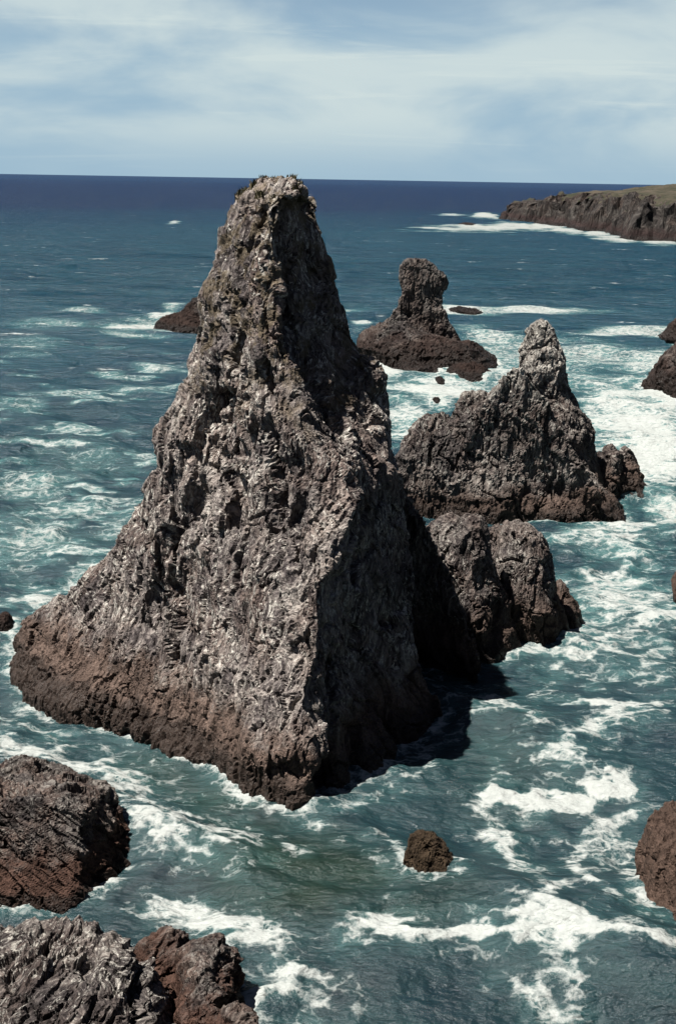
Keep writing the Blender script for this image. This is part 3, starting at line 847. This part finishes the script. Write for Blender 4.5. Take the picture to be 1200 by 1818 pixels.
TRAILS = [stroke(*q) for q in [
    ([(1150, 925), (1115, 985), (1085, 1050), (1150, 1100), (1095, 1150), (1000, 1170)], 46, 0.95),
    ([(1140, 930), (1100, 960)], 40, 1.25), ([(1190, 1090), (1110, 1120), (1060, 1140)], 40, 1.1), ([(1000, 1040), (1090, 1060), (1200, 1075)], 34, 0.8),
    ([(1180, 1150), (1100, 1190), (1040, 1210)], 40, 0.75), ([(1160, 1240), (1090, 1256), (1050, 1250)], 36, 1.25), ([(1100, 1270), (1040, 1310), (990, 1350)], 46, 1.05),
    ([(1100, 1386), (1010, 1408), (930, 1408), (890, 1402)], 32, 1.5), ([(1060, 1350), (990, 1360)], 30, 0.8),
    ([(870, 1415), (900, 1480), (930, 1500), (965, 1545), (995, 1590), (960, 1640)], 30, 0.92), ([(900, 1470), (915, 1500)], 28, 1.1),
    ([(665, 1662), (720, 1688), (800, 1676), (900, 1690), (985, 1668)], 36, 1.25), ([(900, 1690), (1040, 1696), (1120, 1702), (1195, 1712)], 30, 0.98), ([(965, 1625), (985, 1670), (985, 1735)], 52, 0.85), ([(930, 1668), (1030, 1690)], 36, 1.3), ([(600, 1694), (680, 1684)], 18, 0.8),
    ([(820, 1650), (890, 1656)], 26, 0.7), ([(1130, 1425), (1050, 1448), (1012, 1492), (1050, 1560), (1110, 1615), (1150, 1640)], 20, 0.84), ([(1090, 1470), (1120, 1520), (1140, 1600)], 50, 0.78), ([(1105, 1500), (1125, 1520)], 34, 1.15), ([(1060, 1480), (1080, 1510)], 16, 0.9),
    ([(905, 1765), (950, 1790), (1010, 1830)], 26, 0.88),
    ([(-20, 1300), (120, 1335), (200, 1360), (240, 1410), (310, 1440), (350, 1480), (385, 1500)], 62, 1.0), ([(270, 1480), (330, 1515)], 54, 1.0), ([(40, 1330), (180, 1330)], 42, 1.1), ([(0, 1250), (110, 1290)], 34, 0.76), ([(240, 1285), (310, 1318), (385, 1345)], 18, 0.82),
    ([(300, 1608), (370, 1636), (450, 1668), (486, 1700)], 38, 1.12), ([(440, 1780), (500, 1755), (520, 1740)], 34, 1.08), ([(480, 1700), (560, 1760), (540, 1820)], 60, 0.72), ([(540, 1700), (640, 1780)], 60, 0.55),
    ([(560, 1450), (660, 1415), (770, 1350)], 34, 0.70), ([(690, 1350), (790, 1310), (845, 1265)], 40, 0.68), ([(520, 1500), (540, 1510)], 16, 0.9), ([(600, 1490), (680, 1470)], 40, 0.55), ([(700, 1480), (720, 1560), (800, 1572), (826, 1530)], 16, 0.78), ([(640, 1500), (700, 1560)], 40, 0.5),
    ([(855, 1228), (900, 1262), (940, 1290)], 44, 0.98), ([(840, 1320), (880, 1350), (900, 1400)], 34, 0.6), ([(860, 1168), (950, 1158), (1045, 1112)], 24, 0.9), ([(990, 1170), (960, 1230), (1040, 1230)], 40, 0.62), ([(760, 1180), (800, 1240), (780, 1300)], 34, 0.6),
]]

def build_sea():
    ys = np.concatenate([np.arange(1990, 900, -2.2), np.arange(900, 480, -1.7), np.arange(480, 334, -1.2), np.arange(334, 321, -0.8)])
    ang_h = np.arctan((ys - 318.0) / FPX * math.cos(PITCH))   # rough dip below the horizon
    dips = np.arctan((ys - 909.0) / FPX) + PITCH
    dips = dips[dips > R(0.05)]
    r = CAM_H / np.tan(dips)
    r = np.concatenate([[6, 14, 22], r, [60000, 90000]])
    r = np.unique(np.maximum.accumulate(r))
    A = R(17.5)
    az = np.concatenate([np.linspace(-R(85), -A, 46)[:-1], np.linspace(-A, A, 520), np.linspace(A, R(85), 46)[1:]])
    RR, AA = np.meshgrid(r, az, indexing='ij')
    X = (RR * np.sin(AA)).ravel(); Y = (RR * np.cos(AA)).ravel()
    rr = RR.ravel()
    dr = np.gradient(r); step = np.repeat(np.maximum(dr, r * (2 * A / 520)), len(az))
    n = len(X)
    # wind sea: many trains about a main heading, each faded where the mesh is too coarse for it
    rng = np.random.RandomState(3)
    Z = np.zeros(n); DX = np.zeros(n); DY = np.zeros(n)
    nearly = np.clip(rr / 900, 0, 1)
    for k in range(64):
        lam = 1.1 * (32 / 1.1) ** (k / 63.0) * rng.uniform(0.9, 1.1)
        th = R(-100) + rng.normal() * (0.75 if lam < 8 else 0.35)
        kx, ky = 2 * math.pi / lam * math.cos(th), 2 * math.pi / lam * math.sin(th)
        amp = 0.0105 * lam ** 0.92 * rng.uniform(0.5, 1.3)
        if lam > 14:
            amp *= 0.8
        fade = np.clip((lam / step - 2.5) / 3.0, 0, 1)
        ph = kx * X + ky * Y + rng.uniform(0, 6.28)
        amp = amp * fade * (1.0 if lam > 7 else 0.55 + 0.45 * smooth(60, 120, rr))
        Z += amp * np.cos(ph)
        DX -= 0.8 * amp * math.cos(th) * np.sin(ph); DY -= 0.8 * amp * math.sin(th) * np.sin(ph)
    P3 = np.stack([X, Y, np.zeros(n)], 1).astype(np.float32)
    near = rr < 260
    turb = np.zeros(n)
    fade = np.clip((2.5 / step - 2) / 3, 0, 1)
    turb[near] = fbm(P3[near] / 2.6, 4, 0.55)
    # foam
    D = np.zeros(n)
    pn = np.zeros(n)
    m = rr < 1500
    pn[m] = fbm(P3[m] / np.array([14, 14, 1], np.float32), 3)
    fs = np.clip(rr[m] / 110, 0.6, 4.0)[:, None].astype(np.float32)
    lvl = np.where(fs < 1.2, 0, np.where(fs < 2.4, 1, 2))
    pn2 = np.zeros(int(m.sum()))
    for lv, (ax, ay) in enumerate([(6.0, 3.2), (13.0, 4.5), (30.0, 9.0)]):
        w_ = np.clip(1 - np.abs(np.log2(fs[:, 0]) - (lv * 1.1 - 0.2)) / 1.1, 0, 1)
        ok = w_ > 0
        tmp = np.zeros(len(w_)); tmp[ok] = fbm(P3[m][ok] / np.array([ax, ay, 1], np.float32) + 40, 3, 0.6)
        pn2 += w_ * tmp
    amb = smooth(0.0, 0.6, pn2 + 0.5 * pn[m]) * smooth(380, 150, rr[m]) * (0.28 + 0.56 * smooth(62, 105, rr[m]))
    D[m] = np.maximum(D[m], amb)
    pn3 = np.zeros(n); nn_ = (rr < 170) & (np.abs(AA.ravel()) < R(19))
    pn3[nn_] = fbm(P3[nn_] / np.array([1.9, 1.15, 1], np.float32) + 90, 3, 0.6)
    for c, inv, dens in FOAM:
        q = np.stack([X[m] - c[0], Y[m] - c[1]], 1) @ inv.T
        rad = np.sqrt((q * q).sum(1)) + 0.30 * pn[m] + 0.50 * pn2 + 0.25 * pn3[m]
        D[m] = np.maximum(D[m], dens * (1 - smooth(0.10, 1.30, rad)))
    for g, wm, dens in TRAILS:
        lo = g.min(0) - 6 * wm; hi = g.max(0) + 6 * wm
        sel = np.nonzero((X > lo[0]) & (X < hi[0]) & (Y > lo[1]) & (Y < hi[1]))[0]
        P = np.stack([X[sel], Y[sel]], 1); dm = np.full(len(sel), 1e9)
        for a, b_ in zip(g[:-1], g[1:]):
            ab = b_ - a; t_ = np.clip(((P - a) @ ab) / (ab @ ab), 0, 1)
            dm = np.minimum(dm, np.linalg.norm(P - (a + t_[:, None] * ab), axis=1))
        full2 = np.zeros(n); full2[m] = pn2
        jig = 0.35 * pn[sel] + 0.75 * full2[sel] + 0.85 * pn3[sel]
        D[sel] = np.maximum(D[sel], dens * (1 - smooth(0.0, 1.5, dm / wm + jig)))
        D[sel] = np.maximum(D[sel], 0.62 * min(dens, 1.0) * (1 - smooth(0.1, 1.3, dm / (2.8 * wm) + 0.6 * jig)))
    # surf clinging to each rock
    wl = np.concatenate([np.concatenate([a[:, :2], np.full((len(a), 1), s)], 1) for a, s in WATERLINE])
    kd = kdtree.KDTree(len(wl))
    for i, q in enumerate(wl):
        kd.insert((q[0], q[1], 0), i)
    kd.balance()
    dist = np.full(n, 1e3)
    inview = (np.abs(AA.ravel()) < R(19)) & (rr > 30) & (rr < 1400)
    for i in np.nonzero(inview)[0]:
        dist[i] = kd.find((X[i], Y[i], 0))[2]
    reach = np.where(rr > 500, 9.0, np.where(rr > 170, 3.0, np.where(rr > 100, 1.8, 1.25)))
    ring = np.exp(-dist / reach)
    D[m] = np.maximum(D[m], (np.where(rr[m] > 500, 1.15, 1.05) * ring[m] * smooth(-0.65, 0.35, pn[m] + 0.7 * pn2 + 0.5 * pn3[m])))
    D = np.clip(D, 0, 1.5)
    Z += near * fade * turb * 0.10 * (1 + 1.6 * np.clip(D, 0, 1))
    Z += np.clip(D - 0.75, 0, 0.7) * np.where(rr > 500, 3.0, np.where(rr > 150, 1.0, 0.35)) * (0.6 + 0.5 * pn)
    V = np.stack([X + DX, Y + DY, Z], 1)
    # shallow, greener water close inshore
    sh = np.zeros(n)
    for (px, py, rx, ry, a, dv) in [(540, 1540, 190, 120, 0, 1.0), (420, 1420, 160, 60, 20, 0.7), (700, 1600, 160, 90, 0, 0.6), (300, 1360, 120, 40, 20, 0.6), (880, 1330, 160, 120, 0, 0.3)]:
        c, inv, _ = blob(px, py, rx, ry, a, 1)
        q = np.stack([X - c[0], Y - c[1]], 1) @ inv.T
        sh = np.maximum(sh, dv * (1 - smooth(0.3, 1.3, np.sqrt((q * q).sum(1)) + 0.25 * pn)))
    reef = np.zeros(n)
    for (px, py, rx, ry, a, dv) in [(600, 1775, 130, 50, 0, 1.0), (520, 1700, 70, 40, 40, 0.8), (770, 1530, 70, 44, 0, 0.8), (1140, 1580, 40, 80, 0, 0.6), (1060, 1075, 40, 20, 0, 0.7), (500, 1425, 130, 26, -5, 0.9), (260, 1580, 120, 40, 0, 0.5), (620, 1390, 90, 26, -25, 0.7)]:
        c, inv, _ = blob(px, py, rx, ry, a, 1)
        q = np.stack([X - c[0], Y - c[1]], 1) @ inv.T
        reef = np.maximum(reef, dv * (1 - smooth(0.2, 1.2, np.sqrt((q * q).sum(1)) + 0.3 * pn)))
    nr, nc = RR.shape
    idx = np.arange(n).reshape(nr, nc)
    Q = np.stack([idx[:-1, :-1].ravel(), idx[1:, :-1].ravel(), idx[1:, 1:].ravel(), idx[:-1, 1:].ravel()], 1)[:, ::-1]
    me = bpy.data.meshes.new('sea')
    me.vertices.add(n); me.vertices.foreach_set('co', V.astype(np.float32).ravel())
    nq = len(Q)
    me.loops.add(nq * 4); me.loops.foreach_set('vertex_index', Q.astype(np.int32).ravel())
    me.polygons.add(nq); me.polygons.foreach_set('loop_start', np.arange(0, nq * 4, 4, dtype=np.int32))
    me.update(calc_edges=True)
    me.polygons.foreach_set('use_smooth', [True] * nq)
    for nm, arr in (('foam', D), ('shallow', sh), ('reef', reef)):
        at_ = me.attributes.new(nm, 'FLOAT', 'POINT'); at_.data.foreach_set('value', arr.astype(np.float32))
    ob = bpy.data.objects.new('sea', me); COL.objects.link(ob)
    ob['kind'] = 'structure'; ob['label'] = 'choppy blue green sea streaked with white foam'
    return ob

def sea_material():
    m = bpy.data.materials.new('sea_water'); m.use_nodes = True
    t = NT(m.node_tree); t.n.clear()
    co = t.new('ShaderNodeTexCoord').outputs['Object']
    sp = t.new('ShaderNodeSeparateXYZ'); t.l.new(co, sp.inputs[0])
    def attr(nm):
        a = t.new('ShaderNodeAttribute'); a.attribute_name = nm; return a.outputs['Fac']
    foam, shal, reef = attr('foam'), attr('shallow'), attr('reef')
    dist = t.vmath('LENGTH', co)
    dist = dist.node.outputs['Value']
    # body colour: teal inshore, navy farther out, paler at the horizon for painted haze
    lg = t.math('LOGARITHM', dist, 10.0)
    patch = t.noise(t.mapping(co, scale=(1, 0.45, 1)), 0.006, 5, 0.6)
    f = t.math('ADD', lg, t.math('MULTIPLY', t.math('SUBTRACT', patch, 0.5), 0.35))
    body = t.ramp(t.maprange(f, 1.5, 4.0, smooth=False), [
        (0.0, (0.0072, 0.0175, 0.0195)), (0.25, (0.0075, 0.0235, 0.0315)), (0.42, (0.0068, 0.0325, 0.050)), (0.56, (0.0060, 0.0325, 0.056)), (0.635, (0.0058, 0.024, 0.052)), (0.67, (0.0065, 0.0165, 0.047)), (0.85, (0.0070, 0.0165, 0.049)), (1.0, (0.012, 0.026, 0.062))])
    body = t.mix(t.math('MULTIPLY', shal, 0.95), body, (0.0078, 0.0180, 0.0118))
    body = t.mix(t.math('MULTIPLY', reef, 0.75), body, (0.008, 0.008, 0.012))
    mot = t.noise(co, 0.35, 4, 0.6)
    gust = t.noise(t.mapping(co, rot=(0, 0, R(4)), scale=(0.025, 0.085, 1)), 1.0, 5, 0.68)
    body = t.mix(t.maprange(gust, 0.40, 0.62, 0.0, 0.75), body, t.mix(1.0, body, (0.5, 0.6, 0.72), 'MULTIPLY'))
    body = t.mix(t.maprange(mot, 0.35, 0.7, 0, 0.35), body, (0.013, 0.034, 0.037))
    # foam pattern
    wv = t.vmath('SCALE', t.vmath('SUBTRACT', t.noise(co, 0.45, 3, 0.55, out='Color'), (0.5, 0.5, 0.5)), scale=1.8)
    cw = t.vmath('ADD', co, wv)
    cw2 = t.vmath('ADD', cw, t.vmath('SCALE', t.vmath('SUBTRACT', t.noise(co, 2.6, 3, 0.65, out='Color'), (0.5, 0.5, 0.5)), scale=0.75))
    e1 = t.voronoi(t.mapping(cw2, scale=(0.78, 1.10, 0.8)), 1.0, 'DISTANCE_TO_EDGE')
    e2 = t.voronoi(t.mapping(cw2, scale=(2.4, 3.2, 2.2)), 1.0, 'DISTANCE_TO_EDGE')
    fb = t.noise(t.mapping(cw, scale=(0.8, 1.25, 1)), 0.85, 6, 0.70)
    edge = t.math('MINIMUM', e1, t.math('ADD', t.math('MULTIPLY', e2, 0.8), 0.10))
    # foam clings to the cell walls and closes up over the holes as it thickens
    lev = t.math('ADD', t.math('SUBTRACT', foam, 0.46), t.math('SUBTRACT', t.math('MULTIPLY', t.math('SUBTRACT', fb, 0.5), 1.7), t.math('MULTIPLY', edge, 1.75)))
    fm = t.math('MULTIPLY', t.maprange(lev, -0.02, 0.40, smooth=False), 0.95)
    fm = t.math('MULTIPLY', fm, t.maprange(foam, 0.10, 0.45))
    # aerated milky water below the foam
    milk = t.math('MULTIPLY', t.math('MULTIPLY', t.maprange(foam, 0.12, 1.05), t.maprange(dist, 60, 115, 0.4, 1.0)), t.maprange(t.noise(co, 0.25, 4, 0.6), 0.3, 0.65, 0.45, 1.0))
    body = t.mix(t.math('MULTIPLY', milk, 0.72), body, (0.062, 0.158, 0.152))
    # whitecaps out at sea
    wc = t.noise(t.mapping(co, rot=(0, 0, R(6)), scale=(0.06, 0.16, 1)), 1.0, 4, 0.62)
    wf = t.noise(t.mapping(co, scale=(0.4, 0.9, 1)), 1.0, 5, 0.7)
    cap = t.math('MULTIPLY', t.maprange(wc, 0.645, 0.71), t.maprange(wf, 0.45, 0.58))
    cap = t.math('MULTIPLY', cap, t.maprange(dist, 120, 260))
    cap = t.math('MULTIPLY', cap, t.maprange(dist, 2500, 900))
    fm = t.math('MAXIMUM', fm, cap)
    col = t.mix(fm, body, t.mix(t.noise(co, 3.0, 4, 0.6), (0.20, 0.215, 0.21), (0.36, 0.375, 0.355)))
    # small wavelets
    b1 = t.noise(t.mapping(co, rot=(0, 0, R(10)), scale=(0.7, 1.5, 1)), 1.1, 6, 0.62)
    b2 = t.noise(t.mapping(co, rot=(0, 0, R(-14)), scale=(0.10, 0.24, 1)), 1.0, 5, 0.6)
    b3 = t.noise(t.mapping(co, rot=(0, 0, R(5)), scale=(0.22, 0.42, 1)), 1.0, 4, 0.6)
    farm = t.maprange(dist, 90, 500)
    nb2 = t.bump(t.math('ADD', t.math('MULTIPLY', b1, 0.13), t.math('ADD', t.math('MULTIPLY', b3, t.maprange(dist, 60, 140, 0.14, 0.36)), t.math('MULTIPLY', b2, t.math('MULTIPLY', farm, 2.0)))), 1.0, 3.4)
    df = t.new('ShaderNodeBsdfDiffuse'); t.l.new(col, df.inputs['Color']); t.l.new(nb2, df.inputs['Normal'])
    gl = t.new('ShaderNodeBsdfGlossy'); gl.inputs['Color'].default_value = (1, 1, 1, 1); gl.inputs['Roughness'].default_value = 0.2; t.l.new(nb2, gl.inputs['Normal'])
    fr = t.new('ShaderNodeFresnel'); fr.inputs['IOR'].default_value = 1.33; t.l.new(nb2, fr.inputs['Normal'])
    # a wind-ruffled sea reflects far less at a grazing angle than a flat sheet would
    rf = t.math('MINIMUM', fr.outputs[0], 0.18)
    rf = t.math('MULTIPLY', rf, t.math('MULTIPLY', t.maprange(fm, 0, 1, 1.0, 0.1, smooth=False), t.maprange(lg, 1.9, 3.1, 1.0, 0.45)))
    ms = t.new('ShaderNodeMixShader'); t.l.new(rf, ms.inputs[0]); t.l.new(df.outputs[0], ms.inputs[1]); t.l.new(gl.outputs[0], ms.inputs[2])
    out = t.new('ShaderNodeOutputMaterial'); t.l.new(ms.outputs[0], out.inputs[0])
    return m

sea = build_sea()
sea.data.materials.append(sea_material())
